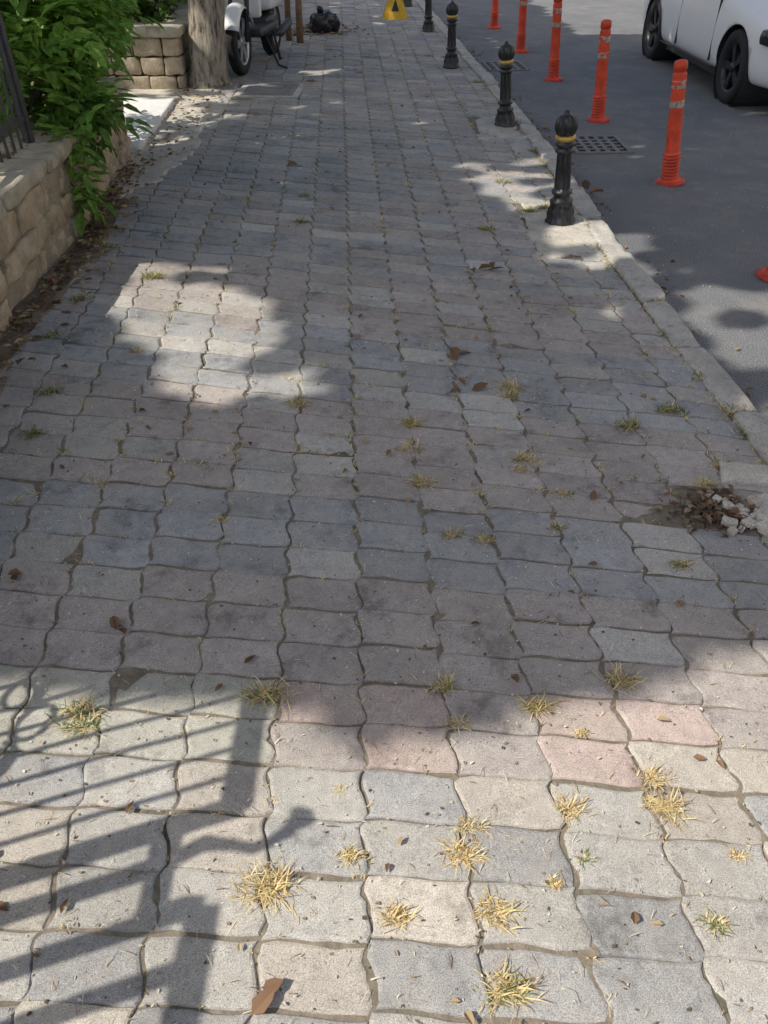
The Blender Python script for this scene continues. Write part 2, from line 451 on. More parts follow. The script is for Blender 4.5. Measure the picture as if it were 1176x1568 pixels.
for n_,(x,y) in enumerate(BOLL+[(.38,15.0)]):
    e=empty('bollard',(x,y,.0),(0,rad(-4.2 if n_<2 else -2),0))
    V,F=lathe(BP,64); ob=new_obj('post',V,F,[M_iron],True,e)
    V,F=lathe([(.0445,.454),(.0575,.4665),(.0578,.4815),(.045,.488)],32); new_obj('gold_ring',V,F[:-1],[M_gold],True,e)
OP=[(.10,0),(.10,.012),(.085,.02),(.066,.03)]
z=.035
for k in range(8):
    OP+=[(.052,z),(.060,z+.006),(.060,z+.014),(.052,z+.02)]; z+=.022
OP+=[(.050,z+.005),(.048,.40),(.046,.50),(.0455,.70),(.0455,.705),(.040,.708),(.040,.722),(.0455,.726),(.045,.765),(.038,.778),(.02,.784),(.001,.785)]
for n_,(x,y,t) in enumerate([(2.067,5.83,-7.5),(1.944,7.68,-4.5),(1.85,9.51,-4),(1.735,11.28,-2.5),(2.16,4.11,3),(1.62,13.3,-1)]):
    e=empty('traffic_delineator_post',(x,y,ZR),(0,rad(t),0))
    V,F=lathe(OP,32)
    new_obj('tube',V,F,[M_orange],True,e)
    V,F=lathe([(.103,-.0),(.103,.015),(.09,.022)],32); new_obj('foot',V,F,[M_orange_d],True,e)
    for zb in (.50,.62):
        rr=.0475
        V,F=lathe([(rr,zb),(rr+.0008,zb+.003),(rr+.0007,zb+.02),(rr+.0006,zb+.042),(rr-.001,zb+.046)],48); F=[f for f in F[:-1] if noise.noise(Vector((f[0]*.13,n_*3+zb*9,0)))<.12]
        new_obj('reflective_band',V,F,[M_refl],True,e)

# ------------------------------------------------------------------ wheels
def rotx(V):
    return [(v[2],v[0],v[1]) for v in V]
def wheel(name,parent,loc,Rr,wd,mrim,spokes=5,rimr=.66,rot=0):
    e=bpy.data.objects.new(name,None); COL.objects.link(e); e.parent=parent; e.location=loc; e.rotation_euler=(0,0,rot)
    h=wd/2; ri=Rr*rimr
    prof=[(ri,-h*.8),(ri*1.05,-h*.95),(Rr*.88,-h),(Rr*.97,-h*.85),(Rr,-h*.55),(Rr*.992,-h*.2),(Rr*.992,h*.2),(Rr,h*.55),(Rr*.97,h*.85),(Rr*.88,h),(ri*1.05,h*.95),(ri,h*.8),(ri*.97,h*.3),(ri*.96,-h*.3),(ri,-h*.8)]
    V,F=lathe(prof,48); F=F[:-1]; new_obj('tyre',rotx(V),F,[M_rub],True,e)
    V,F=lathe([(ri*1.0,-h*.85),(ri*.93,-h*.8),(ri*.9,-h*.3),(ri*.9,h*.3),(ri*.93,h*.8),(ri,h*.85)],48); F=F[:-1]; new_obj('rim_barrel',rotx(V),F,[mrim],True,e)
    V=[];F=[]
    for s in range(spokes):
        a=2*math.pi*s/spokes
        for da in(-.13,.13):
            b=len(V)
            for rr,wd2 in((ri*.1,.035),(ri*.95,.022)):
                for q in(-1,1):
                    for xx in(-h*.75,-h*.55,):
                        aa=a+da*(rr/ri)
                        V.append((xx*(1 if rr>ri*.5 else .85),rr*math.cos(aa)-q*wd2*math.sin(aa)*.7,rr*math.sin(aa)+q*wd2*math.cos(aa)*.7))
            F+=[[b,b+1,b+3,b+2],[b+4,b+6,b+7,b+5],[b,b+4,b+5,b+1],[b+2,b+3,b+7,b+6],[b,b+2,b+6,b+4],[b+1,b+5,b+7,b+3]]
    new_obj('spokes',V,F,[mrim],False,e)
    V,F=lathe([(ri*.22,h*.3),(ri*.22,-h*.7),(ri*.16,-h*.86),(.001,-h*.9)],24); new_obj('hub',rotx(V),F,[mrim],True,e)
    V,F=lathe([(ri*.88,h*.1),(ri*.87,h*.02),(.01,0)],32); new_obj('brake_backing',rotx(V),F,[M_black],True,e)
    return e

# ------------------------------------------------------------------ parked car
def car(loc,rz):
    e=empty('parked_car',loc,(0,0,rz))
    W=.84
    st=[(-.78,.50,.30,.52,.58,.40),(-.74,.66,.24,.60,.68,.55),(-.60,.77,.20,.68,.78,.64),(-.3,.83,.19,.76,.87,.68),(.1,.845,.19,.82,.95,.68),(.42,.85,.19,.86,1.0,.66),
        (.55,.85,.19,.88,1.06,.64),(1.1,.85,.19,.90,1.42,.56),(1.4,.85,.19,.91,1.48,.56),(2.1,.85,.19,.93,1.49,.56),(2.6,.845,.19,.95,1.44,.55),(2.95,.82,.20,.96,1.30,.55),(3.12,.78,.24,.95,1.10,.58),(3.2,.70,.30,.80,.92,.55),(3.22,.55,.36,.7,.75,.45)]
    V=[];F=[];fm=[]
    n=0
    for (y,wd,zb,zl,zt,wt) in st:
        half=[(0,zb),(wd*.80,zb),(wd*.94,zb+.04),(wd*.985,zb+.14),(wd,zb+(zl-zb)*.45),(wd*.995,zb+(zl-zb)*.72),(wd*.965,zl-.03),(wd*.93,zl),(wt+.02,zl+(zt-zl)*.86),(wt*.86,zt-.005),(wt*.4,zt),(0,zt)]
        ring=half+[(-a,b) for a,b in half[-2:0:-1]]
        n=len(ring)
        for a,b in ring: V.append((W+a,y,b))
    for i in range(len(st)-1):
        for k in range(n):
            F.append([i*n+k,i*n+(k+1)%n,(i+1)*n+(k+1)%n,(i+1)*n+k])
            glass = (6<=i<=11 and k in(7,14)) or (i==6 and k in(8,9,10,11,12,13)) or (i in(10,11) and k in(9,10,11,12))
            fm.append(1 if glass else 0)
    F.append(list(range(n))); fm.append(0); F.append([(len(st)-1)*n+k for k in range(n)][::-1]); fm.append(0)
    body=new_obj('body',V,F,[M_white,M_glass,M_black],True,e,fmat=fm)
    bm=bmesh.new(); bm.from_mesh(body.data); bmesh.ops.recalc_face_normals(bm,faces=bm.faces); bm.to_mesh(body.data); bm.free()
    ss=body.modifiers.new('ss','SUBSURF'); ss.levels=2; ss.render_levels=2
    cut=[]
    for yy in (0,2.45):
        Vc,Fc=lathe([(.355,-.12),(.355,1.85)],48); Fc.append(list(range(48))[::-1])
        c=new_obj('arch_cutter',[(v[2],v[0]+yy,v[1]+.30) for v in Vc],Fc,[M_black])
        c.parent=e; cut.append(c)
        b=body.modifiers.new('b','BOOLEAN'); b.object=c; b.operation='DIFFERENCE'; b.solver='EXACT'
    bpy.context.view_layer.update()
    dg=bpy.context.evaluated_depsgraph_get()
    me=bpy.data.meshes.new_from_object(body.evaluated_get(dg)); body.modifiers.clear(); body.data=me
    for c in cut: bpy.data.objects.remove(c)
    for yy in (0,2.45):
        V,F=lathe([(.35,.02),(.345,.25),(.34,.45)],40); F=F[:-1]; new_obj('arch_liner',[(v[2],v[0]+yy,v[1]+.30) for v in V],F,[M_black],True,e)
        wheel('wheel',e,(.11,yy,.305),.315,.20,M_rim)
        wheel('wheel',e,(1.57,yy,.305),.315,.20,M_rim,rot=math.pi)
    V=[];F=[]; box(V,F,(W,1.22,.20),(.76,.80,.04)); new_obj('underbody',V,F,[M_black],parent=e)
    V=[];F=[]
    box(V,F,(.0,1.22,.245),(.012,.82,.006))
    new_obj('sill_shade_strip',V,F,[M_black],parent=e)  # dark strip painted in for the shade line below the doors
    V=[];F=[]
    for yy in(.52,1.55):
        box(V,F,(.002,yy,.58),(.010,.003,.30))
    new_obj('door_seams',V,F,[M_black],parent=e)
    V=[];F=[]
    stone(V,F,(.0,1.35,.80),(.018,.09,.014),.01,0,0,1,4);stone(V,F,(-.09,.75,.98),(.09,.05,.06),.04,0,0,1,5)
    new_obj('handle_and_mirror',V,F,[M_white],True,e)
    V=[];F=[]; stone(V,F,(.13,-.58,.62),(.10,.14,.07),.05,.35,0,1,5);stone(V,F,(1.55,-.58,.62),(.10,.14,.07),.05,-.35,0,1,5); new_obj('headlamps',V,F,[M_glass],True,e)
    V=[];F=[]; stone(V,F,(.1,3.08,.80),(.07,.07,.12),.04,0,0,1,5);stone(V,F,(1.58,3.08,.80),(.07,.07,.12),.04,0,0,1,5); new_obj('tail_lamps',V,F,[M_redl],True,e)
    V=[];F=[]; stone(V,F,(W,-.76,.34),(.4,.03,.07),.02,0,0,1,4); new_obj('grille',V,F,[M_black],True,e)
    return e
car((3.30,8.42,ZR),rad(2.0))

# ------------------------------------------------------------------ tubes
def tube(V,F,pts,rs,seg=8):
    base=len(V); n=len(pts)
    for i,p in enumerate(pts):
        p=Vector(p); a=Vector(pts[max(0,i-1)]); b=Vector(pts[min(n-1,i+1)]); d=(b-a).normalized()
        if abs(d.z)>.9: u=Vector((1,0,0))-d*d.x; u.normalize()
        else: u=d.cross(Vector((0,0,1))).normalized()
        v=d.cross(u); r=rs[i] if hasattr(rs,'__len__') else rs
        for k in range(seg):
            t=2*math.pi*k/seg; q=p+u*(r*math.cos(t))+v*(r*math.sin(t)); V.append(tuple(q))
    for i in range(n-1):
        for k in range(seg):
            k2=(k+1)%seg; F.append([base+i*seg+k,base+i*seg+k2,base+(i+1)*seg+k2,base+(i+1)*seg+k])
    F.append([base+k for k in range(seg)][::-1]); F.append([base+(n-1)*seg+k for k in range(seg)])

# ------------------------------------------------------------------ scooter
def scooter(loc,rz):
    e=empty('parked_motor_scooter',loc,(0,0,rz))
    wheel('front_wheel',e,(0,0,.30),.30,.11,M_rimL,6,.70,rot=math.pi)
    wheel('rear_wheel',e,(0,1.28,.28),.28,.13,M_rimL,6,.66,rot=math.pi)
    V=[];F=[]
    for s in(-1,1): tube(V,F,[(s*.085,0,.30),(s*.085,.10,.62),(s*.06,.16,.80)],[.022,.022,.022])
    tube(V,F,[(0,.16,.78),(0,.26,1.02)],.025); tube(V,F,[(-.32,.34,1.05),(-.12,.26,1.03),(.12,.26,1.03),(.32,.34,1.05)],.016)
    tube(V,F,[(.05,.12,.85),(.14,.02,.7),(.10,.05,.45)],.006)
    for s in(-1,1): tube(V,F,[(s*.16,.80,.30),(s*.20,.86,.02),(s*.20,.96,.005)],.014)
    tube(V,F,[(-.16,.8,.30),(.16,.8,.30)],.014)
    tube(V,F,[(.16,.45,.30),(.30,.40,.03),(.40,.36,.012)],.012)
    new_obj('fork_and_stand',V,F,[M_black],True,e)
    V=[];F=[];na=14
    for i in range(na+1):
        a=rad(25+i*130/na)
        for k in range(7):
            t=(k-3)/3; rr=.345-.05*t*t; V.append((t*.095,-math.cos(a)*rr,.30+math.sin(a)*rr))
    for i in range(na):
        for k in range(6): F.append([i*7+k,i*7+k+1,(i+1)*7+k+1,(i+1)*7+k])
    o=new_obj('front_fender',V,F,[M_white],True,e); m=o.modifiers.new('s','SOLIDIFY'); m.thickness=.008
    V=[];F=[]
    stone(V,F,(0,.24,.74),(.20,.05,.26),.05,0,0,1,6)
    stone(V,F,(0,.14,.93),(.12,.10,.12),.06,0,0,1,6)
    stone(V,F,(0,1.12,.60),(.17,.36,.13),.09,0,0,1,6)
    new_obj('bodywork',V,F,[M_white],True,e)
    V=[];F=[]; stone(V,F,(0,.62,.34),(.17,.36,.04),.03,0,0,1,6); new_obj('floorboard',V,F,[M_black],True,e)
    V=[];F=[]; stone(V,F,(0,1.05,.76),(.15,.36,.055),.05,0,0,1,6); new_obj('seat',V,F,[M_seat],True,e)
    V=[];F=[]; stone(V,F,(0,1.0,.33),(.10,.22,.10),.05,0,0,1,5); tube(V,F,[(.14,.95,.25),(.16,1.1,.24),(.17,1.5,.3)],[.02,.045,.045]); new_obj('engine_and_exhaust',V,F,[M_black],True,e)
    V=[];F=[]; stone(V,F,(0,.045,.93),(.08,.02,.06),.018,0,0,1,5); new_obj('headlamp',V,F,[M_glass],True,e)
scooter((-1.50,9.25,0),rad(-8))

# ------------------------------------------------------------------ yellow sign, bag, stakes
e=empty('yellow_floor_sign',(.166,13.55,0))
V=[];F=[]
for s in(-1,1):
    b=len(V)
    for (x,z) in((-.19,0),(.19,0),(.045,.42),(-.045,.42)):
        for o in(0,.015): V.append((x,s*(.16-.15*z/.42)+o*s,z))
    F+= [[b,b+2,b+4,b+6],[b+1,b+7,b+5,b+3],[b,b+1,b+3,b+2],[b+2,b+3,b+5,b+4],[b+4,b+5,b+7,b+6],[b+6,b+7,b+1,b]]
new_obj('panels',V,F,[M_yel],parent=e)
def_y=lambda z:-(.16-.15*z/.42+.015)-.004
V=[(-.055,def_y(.10),.10),(.055,def_y(.10),.10),(.0,def_y(.25),.25)];F=[[0,1,2]]; new_obj('pictogram',V,F,[M_black],parent=e)
V=[];F=[]
stone(V,F,(0,0,.11),(.17,.13,.13),.11,.4,.05,3,9); stone(V,F,(.14,.05,.08),(.10,.09,.09),.07,.2,.04,8,7); stone(V,F,(-.02,0,.25),(.035,.035,.05),.03,0,.03,9,5)
o=new_obj('black_garbage_bag',V,F,[M_bag],True); o.location=(-.83,12.2,0)
V=[];F=[]
tube(V,F,[(-1.06,11.3,0),(-1.05,11.3,.6),(-1.08,11.35,1.7),(-1.1,11.4,2.9)],[.045,.04,.034,.02]); tube(V,F,[(-1.22,11.5,0),(-1.2,11.5,.9),(-1.25,11.5,2.8)],[.04,.035,.02])
new_obj('sapling_stems',V,F,[M_wood],True)

# ------------------------------------------------------------------ unseen building added across the road to bounce sunlight into the shade
e=empty('bounce_building')
V=[];F=[]; box(V,F,(17,10,6),(4,16,6.2)); new_obj('walls',V,F,[M_facade],parent=e)
V=[];F=[];V2=[];F2=[]
for fl in range(4):
    for q in range(8):
        box(V,F,(12.98,-4+q*4,1.7+fl*2.9),(.03,.7,.75))
        if q%2: box(V2,F2,(12.45,-4+q*4,.75+fl*2.9),(.55,1.5,.08)); box(V2,F2,(11.95,-4+q*4,1.25+fl*2.9),(.04,1.5,.42))
new_obj('windows',V,F,[M_glass],parent=e); new_obj('balconies',V2,F2,[M_slab],parent=e)

# ------------------------------------------------------------------ railing
fe=empty('iron_railing')
FX=-1.92
V=[];F=[]
box(V,F,(FX,.84,1.862),(.022,.48,.018)); box(V,F,(FX,.84,.62),(.016,.48,.012))
y=.45
while y<1.3:
    tube(V,F,[(FX,y,.48),(FX,y,1.85)],.0075,6); y+=.078
box(V,F,(FX,2.6,.66),(.016,1.26,.014))
for k in range(7): box(V,F,(FX,1.5+k*.36,.57),(.010,.010,.078))
box(V,F,(FX,4.19,1.58),(.018,.32,.015)); box(V,F,(FX,4.19,.62),(.016,.32,.012))
y=3.93
while y<4.5:
    tube(V,F,[(FX,y,.48),(FX,y,1.57)],.009,6); y+=.09
for yy,hz in((.365,.69),(1.33,.69),(3.87,.55),(4.5,.55)): box(V,F,(FX,yy,.48+hz),(.022,.022,hz))
def ring(yc,zc,r,t0=0,t1=6.28,rt=.008,grow=0):
    tube(V,F,[(FX+.012,yc+(r+grow*k/20)*math.cos(t0+(t1-t0)*k/20),zc+(r+grow*k/20)*math.sin(t0+(t1-t0)*k/20)) for k in range(21)],rt,6)
for yc in (.78,1.12):
    ring(yc,1.22,.05);ring(yc+.10,1.15,.03,0,9,.008,.03);ring(yc-.10,1.15,.03,3,-6,.008,.03); ring(yc,1.05,.04)
# lower gate part next to the railing: few thick flat bars
box(V,F,(FX,.265,1.704),(.020,.085,.016)); box(V,F,(FX,-.60,1.825),(.022,.76,.018)); box(V,F,(FX,-.47,.62),(.018,.79,.015))
box(V,F,(FX,.28,1.10),(.016,.017,.59))
for yy in(.165,.05,-.065,-.18,-.295,-.41,-.525,-.64,-.755,-.87,-.985,-1.10): box(V,F,(FX,yy,1.15),(.016,.017,.655))
box(V,F,(FX,.175,1.757),(.020,.014,.05))
tube(V,F,[(FX,.28,1.70),(FX,.30,1.80),(FX,.275,1.87),(FX,.25,1.93),(FX,.262,1.99),(FX,.285,2.03)],[.016,.020,.013,.014,.014,.019],8)
tube(V,F,[(FX,.285,2.02),(FX,.29,2.04),(FX,.295,2.06)],[.016,.030,.01],8)
box(V,F,(FX,-1.3,1.17),(.03,.03,.72))
new_obj('bars',V,F,[M_fence],False,fe)

# ------------------------------------------------------------------ leaves
def leaf(V,F,C,p,d,n,L,Wd,col,fold=.25,curl=0):
    d=d.normalized(); s=d.cross(n); 
    if s.length<1e-4: s=d.orthogonal()
    s.normalize(); n=s.cross(d).normalized(); b=len(V)
    def P(a,w,h): 
        V.append(tuple(p+d*(a*L)+s*(w*Wd)+n*(h*Wd-curl*L*a*a))); C.append(col)
    P(0,0,0);P(.33,0,0);P(.7,0,0);P(1,0,0);P(.3,.48,fold);P(.68,.36,fold*.8);P(.3,-.48,fold);P(.68,-.36,fold*.8)
    F.extend([[b,b+1,b+4],[b+1,b+2,b+5,b+4],[b+2,b+3,b+5],[b,b+6,b+1],[b+1,b+6,b+7,b+2],[b+2,b+7,b+3]])
def rv(): 
    while True:
        v=Vector((R.uniform(-1,1),R.uniform(-1,1),R.uniform(-1,1)))
        if .05<v.length<1: return v
def gcol(b):
    k=R.random(); base=Vector((.10,.20,.035))*(1-k)+Vector((.20,.33,.06))*k
    return tuple(base*b*R.uniform(.8,1.2))
def bush(name,clumps,n_per,seed,Lf=.085):
    V=[];F=[];C=[];SV=[];SF=[]
    for (x,y,z,r,m,br) in clumps:
        c=Vector((x,y,z))
        for k in range(int(n_per*m)):
            d=rv(); 
            rr=r*(d.length**.45); dn=d.normalized()
            p=c+Vector((dn.x*rr,dn.y*rr,dn.z*rr*.85))
            p+=dn*noise.noise(p*4)*.7*r
            st=(dn+Vector((0,0,-.35))+rv()*.7).normalized()
            up=(Vector((0,0,1))+rv()*.55+dn*.4).normalized()
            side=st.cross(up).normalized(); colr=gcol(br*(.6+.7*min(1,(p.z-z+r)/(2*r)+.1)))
            npair=R.choice((2,3)); Ls=Lf*R.uniform(.6,1.2)
            for q in range(npair):
                b=p+st*(q*Ls*.55)-Vector((0,0,q*q*Ls*.06))
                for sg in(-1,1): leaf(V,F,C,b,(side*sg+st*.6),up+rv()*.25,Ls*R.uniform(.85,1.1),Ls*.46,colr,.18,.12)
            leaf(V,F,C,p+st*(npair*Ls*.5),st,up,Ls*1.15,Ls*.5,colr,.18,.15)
        for k in range(5):
            q=c+rv()*r*.8; tube(SV,SF,[(x-.1,y,max(.35,z-r*1.3)),tuple((c+q)/2-Vector((0,0,.05))),tuple(q)],[.008,.006,.003],5)
    e=empty(name)
    new_obj('leaves',V,F,[M_leaf],False,e,cols=C); new_obj('stems',SV,SF,[M_bark],True,e)
bush('overhanging_shrub',[(-2.04,5.0,.75,.20,.35,1.2),(-1.96,5.35,.95,.26,.6,1.5),(-1.93,5.8,1.03,.26,.6,1.6),(-2.3,5.5,1.35,.42,.8,1.4),(-2.1,6.2,1.2,.24,.4,1.4),
   (-1.77,4.78,.45,.10,.11,1.2),(-1.77,4.92,.58,.13,.18,1.2),(-1.88,5.25,.60,.12,.16,1.0),(-1.74,4.62,.22,.06,.06,1.2),(-2.5,4.7,1.0,.35,.3,.9),(-2.7,6.2,1.1,.6,.8,.8)],230,1,.115)
bush('hedge_shrub',[(-2.55,9.1,.75,.36,1,.8),(-3.1,9.6,.9,.5,1.2,.7),(-2.5,10.2,.8,.4,1,.7),(-3.2,11.5,1,.6,1.2,.7),(-2.8,13,.9,.5,1,.7)],120,2,.12)

# ------------------------------------------------------------------ shade trees, crowns out of view shaped to cast set shade and sun patches
P1=[(-1.60,4.10),(-.95,4.00),(-.48,3.50),(-.18,2.66),(-.60,2.54),(-.98,2.60),(-1.42,3.36)]
P2=[(.40,5.9),(1.3,6.15),(1.22,4.85),(.78,4.7),(.58,5.2)]
P3=[(.88,3.95),(1.75,3.8),(1.65,4.8),(.95,4.65)]
P4=[(1.48,2.0),(3.0,2.7),(2.5,4.0),(1.38,3.8)]
P5=[(-2.6,8.5),(-1.4,8.6),(-1.25,7.4),(-1.45,6.6),(-1.15,6.1),(-1.60,5.4),(-2.6,5.5)]
P6=[(-1.0,7.95),(-.45,8.05),(-.4,7.15),(-.95,7.15)]
P7=[(-1.4,5.1),(-.6,5.0),(-.4,6.6),(-1.3,6.8)]
P8=[(2.6,12.6),(7,12.2),(7,17),(2.5,17)]
P9=[(3.2,9.9),(4.3,10.3),(4.1,11.6),(3.2,11.2)]
P10=[(-1.75,2.15),(-1.25,2.10),(-1.3,1.9),(-1.75,1.85)]
P11=[(-2.0,8.3),(-.6,8.6),(-.4,9.5),(-1.9,9.4)]
P12=[(-.9,13.0),(.2,12.6),(.4,15),(-1.0,15.5)]
BND=[(-3,1.30),(-.99,1.27),(-.34,1.195),(-.22,1.146),(-.06,1.08),(.08,1.10),(.35,1.20),(.6,1.225),(.7,1.266),(1.04,1.388),(2,1.6),(6,2.0)]
LIT=((P1,.03),(P2,.12),(P3,.10),(P4,.06),(P5,.06),(P6,.35),(P7,.35),(P8,.0),(P9,.4),(P10,.4),(P11,.2),(P12,.5))
def shade_prob(x,y):
    if y<interp(BND,x)+noise.noise(Vector((x*6,y*6,0)))*.03: return 0
    wob=noise.noise(Vector((x*3,y*3,4)))*.10
    for P,pr in LIT:
        if inpoly(x+wob,y+wob,P): return pr
    if noise.noise(Vector((x*1.3,y*.8,11)))>.40: return .76
    if y>5.5: return .85
    return .975
def hits_lit(a,b):
    for q in range(13):
        p=a.lerp(b,q/12); x=p.x+p.z*CX; y=p.y+p.z*CY
        if y<1.6: return True
        for P in (P1,P2,P3,P4,P5):
            for ox,oy in((0,0),(.12,0),(-.12,0),(0,.12),(0,-.12)):
                if inpoly(x+ox,y+oy,P): return True
    return False
trunks=[(-1.76,8.72),(-7.6,.2),(-9.6,4.6),(-8.2,10.0),(-4.2,13.5)]
LV=[[] for _ in trunks];LF=[[] for _ in trunks];LC=[[] for _ in trunks];limbs=[[] for _ in trunks]
g=.115
x=-3.2
while x<6.5:
    y=1.0
    while y<17:
        for lay in(0,1):
            tx=x+R.uniform(-.05,.05); ty=y+R.uniform(-.05,.05)
            pr=shade_prob(tx,ty-.07)
            if lay==1: pr*=.45 if ty<5.5 else .3
            if R.random()<pr*.99:
                hz=(8.6 if lay==0 else 9.8)+noise.noise(Vector((tx*.5,ty*.5,lay*5)))*1.6+R.uniform(0,.9)
                p=Vector((tx-hz*CX,ty-hz*CY,hz))
                k=min(range(len(trunks)),key=lambda q:(p.x-trunks[q][0])**2+(p.y-trunks[q][1])**2)
                nrm=(S*1.6+rv()*.5).normalized(); d=nrm.orthogonal(); d.rotate(Quaternion(nrm,R.uniform(0,6.28)))
                r=R.uniform(.09,.115); s=nrm.cross(d); b=len(LV[k]); c=tuple(Vector(gcol(R.uniform(.8,1.3)))*1.2)
                for a in range(6):
                    an=a*2*math.pi/6; q=r*(1.0 if a%2==0 else .88)
                    LV[k].append(tuple(p+d*(q*math.cos(an))+s*(q*math.sin(an)))); LC[k].append(c)
                LF[k].append([b+a for a in range(6)])
                if R.random()<.006: limbs[k].append(p)
        y+=g
    x+=g
for k,(tx,ty) in enumerate(trunks):
    e=empty('street_tree' if k==0 else 'shade_tree')
    if LV[k]: new_obj('shade_crown',LV[k],LF[k],[M_crown],False,e,cols=LC[k])  # unseen leaves, placed so their shadows fill the shaded ground
    V=[];F=[]
    if k==0: path=[(tx,ty,-.03),(tx,ty,.05),(tx+.01,ty,.16),(tx+.06,ty,.6),(tx+.16,ty,1.2),(tx+.20,ty,2.2),(tx-.2,ty-.2,4.4),(tx-.8,ty-.3,6.2)]; rs=[.25,.205,.178,.168,.162,.155,.13,.1]
    else: path=[(tx,ty,-.1),(tx+.02,ty,.5),(tx+.05,ty+.03,2.5),(tx,ty,5),(tx+.05,ty,6.6)]; rs=[.30,.25,.22,.18,.12]
    pp=[];rr=[]
    for i in range(len(path)-1):
        for q in range(5):
            t=q/5; pp.append(tuple(Vector(path[i]).lerp(Vector(path[i+1]),t))); rr.append((rs[i]*(1-t)+rs[i+1]*t)*R.uniform(.97,1.03))
    pp.append(path[-1]); rr.append(rs[-1]); tube(V,F,pp,rr,20)
    for i,v in enumerate(V):
        nz=noise.noise(Vector((v[0]*9,v[1]*9,v[2]*2.5)))*.02; dv=Vector((v[0]-tx,v[1]-ty,0))
        if dv.length>0: dv.normalize()
        V[i]=(v[0]+dv.x*nz,v[1]+dv.y*nz,v[2])
    top=Vector(path[-1])-Vector((0,0,.3))
    R.shuffle(limbs[k]); cnt=0
    for lp in limbs[k]:
        mid=top.lerp(lp,.5)+Vector((R.uniform(-.2,.2),R.uniform(-.2,.2),.35))
        if hits_lit(top,mid) or hits_lit(mid,lp): continue
        tube(V,F,[tuple(top),tuple(mid),tuple(lp)],[.07,.04,.012],7); cnt+=1
        if cnt>=16: break
    new_obj('trunk_and_limbs',V,F,[M_bark],True,e)

# ------------------------------------------------------------------ grass tufts
TUFT=[(-.24,.73,2.0,1),(.62,.98,1.1,1),(.63,.91,1.6,1),(.41,.90,1.3,1),(.19,.86,1.1,1),(.17,.80,1.6,1),(.03,.67,1.1,1),(.22,.68,1.5,1),(.42,.79,.7,.3),(.23,.54,1.6,.85),(.66,.66,1.0,.5),(-.07,.80,1.0,1),(.38,1.18,1.5,.9),(.18,1.13,1.0,.95),(-.30,1.22,1.9,.8),(.15,1.24,1.2,.7),(.61,1.26,1.6,.85),(-.76,1.17,1.7,.6),(-.74,1.12,1.5,.5),
(.51,2.74,2,.85),(.50,2.68,1.6,.85),(.10,2.47,1.6,.8),(.09,2.30,1.6,.85),(.13,2.10,1.6,.9),(.31,1.80,1.1,.8),(.21,1.82,1.1,.85),(.49,2.24,1.5,.8),(.47,2.17,1.2,.8),(.92,2.45,1.6,.4),(1.10,2.56,1.8,.4),(-1.34,2.71,1.8,.4),(-1.31,2.40,1.5,.2),(-1.20,3.87,2.2,.4),(-1.08,3.05,1.1,.8),(-.34,2.61,1.6,.8),(-.53,1.91,1.0,.85),(.60,2.03,1.1,.7),(.55,1.86,1.0,.7),(.61,4.59,1.9,.5),(.81,5.48,1.9,.4),(1.01,4.95,2.3,.3),(.90,4.9,1.9,.3),(1.33,3.55,1.5,.6),(1.36,2.55,1.9,.6),(-.50,4.7,1.6,.3),(-.52,5.2,1.6,.3),(1.2,5.9,2.2,.4),(1.15,6.3,2,.4),(1.1,7.4,2,.5),(.95,8.8,2.4,.5),(.72,10.3,2.4,.5),(1.02,.86,.9,1),(.9,1.7,1.1,.7),(-1.5,3.2,1.6,.5),(-1.5,3.6,1.6,.5),(-1.55,4.3,2,.5),(-.75,8.9,2.2,.5),(-1.0,12.2,3,.8),(-.7,12.6,3,.8),(1.20,2.2,1.6,.7),(1.1,2.10,1.3,.85),(.35,.74,.6,1),(.48,1.1,.7,1),(-.1,.95,.6,1),(.75,.8,.7,1)]
V=[];F=[];C=[]
def blade(p,L,w,az,lift,col,z0=-.004):
    d=Vector((math.cos(az)*math.cos(lift),math.sin(az)*math.cos(lift),math.sin(lift))); s=Vector((-math.sin(az),math.cos(az),0))
    p=Vector((p[0],p[1],z0)); b=len(V); m=p+d*L*.55+Vector((0,0,.001)); t=p+d*L-Vector((0,0,L*.25*math.cos(lift)))
    t.z=max(t.z,z0+.006); m.z=max(m.z,z0+.007)
    for q in(p-s*w,p+s*w,m+s*w*.8,m-s*w*.8,t): V.append(tuple(q)); C.append(col)
    F.extend([[b,b+1,b+2,b+3],[b+3,b+2,b+4]])
def tuft(x,y,s,dry,n=85):
    z0=hgt(x,y)-.003
    for k in range(int(n*s)):
        if R.random()<dry: c=Vector((.82,.67,.36))*R.uniform(.55,1.12) if R.random()<.85 else Vector((.42,.28,.14))
        else: c=Vector((.15,.20,.06))*R.uniform(.6,1.5)
        az=R.gauss(0,.7)+R.choice((0,math.pi)) if R.random()<.45 else R.uniform(0,6.28); L=.032*s*R.uniform(.25,1.2)
        blade((x+R.gauss(0,.012*s),y+R.gauss(0,.007*s)),L,R.uniform(.0008,.0017),az,R.uniform(.05,1.0)**1.3,tuple(c),z0)
for t in TUFT: tuft(*t)
for k in range(3600):
    yc=.35+R.random()*11.5; i=R.randint(-8,7); v=yc/PH
    if R.random()<.65: u=i+.05*math.sin(2*math.pi*(v%1))
    else: u=i+R.random(); v=round(v)+.03*math.sin(2*math.pi*(u%1))
    x,y=G(u,v)
    dens=noise.noise(Vector((x*1.2,y*1.2,7)))+(.25 if .1<x<1 and 1.6<y<4 else 0)
    if dens<0 and R.random()<.7: continue
    if y<1.3 and R.random()<.5: continue
    if x>kerbx(y)-.14 or x<-1.65 : continue
    tuft(x,y,R.uniform(.25,.6) if y<2 else R.uniform(.35,1.1),R.choice((1,.95,.8,.45)) if y>1.1 else 1,12)
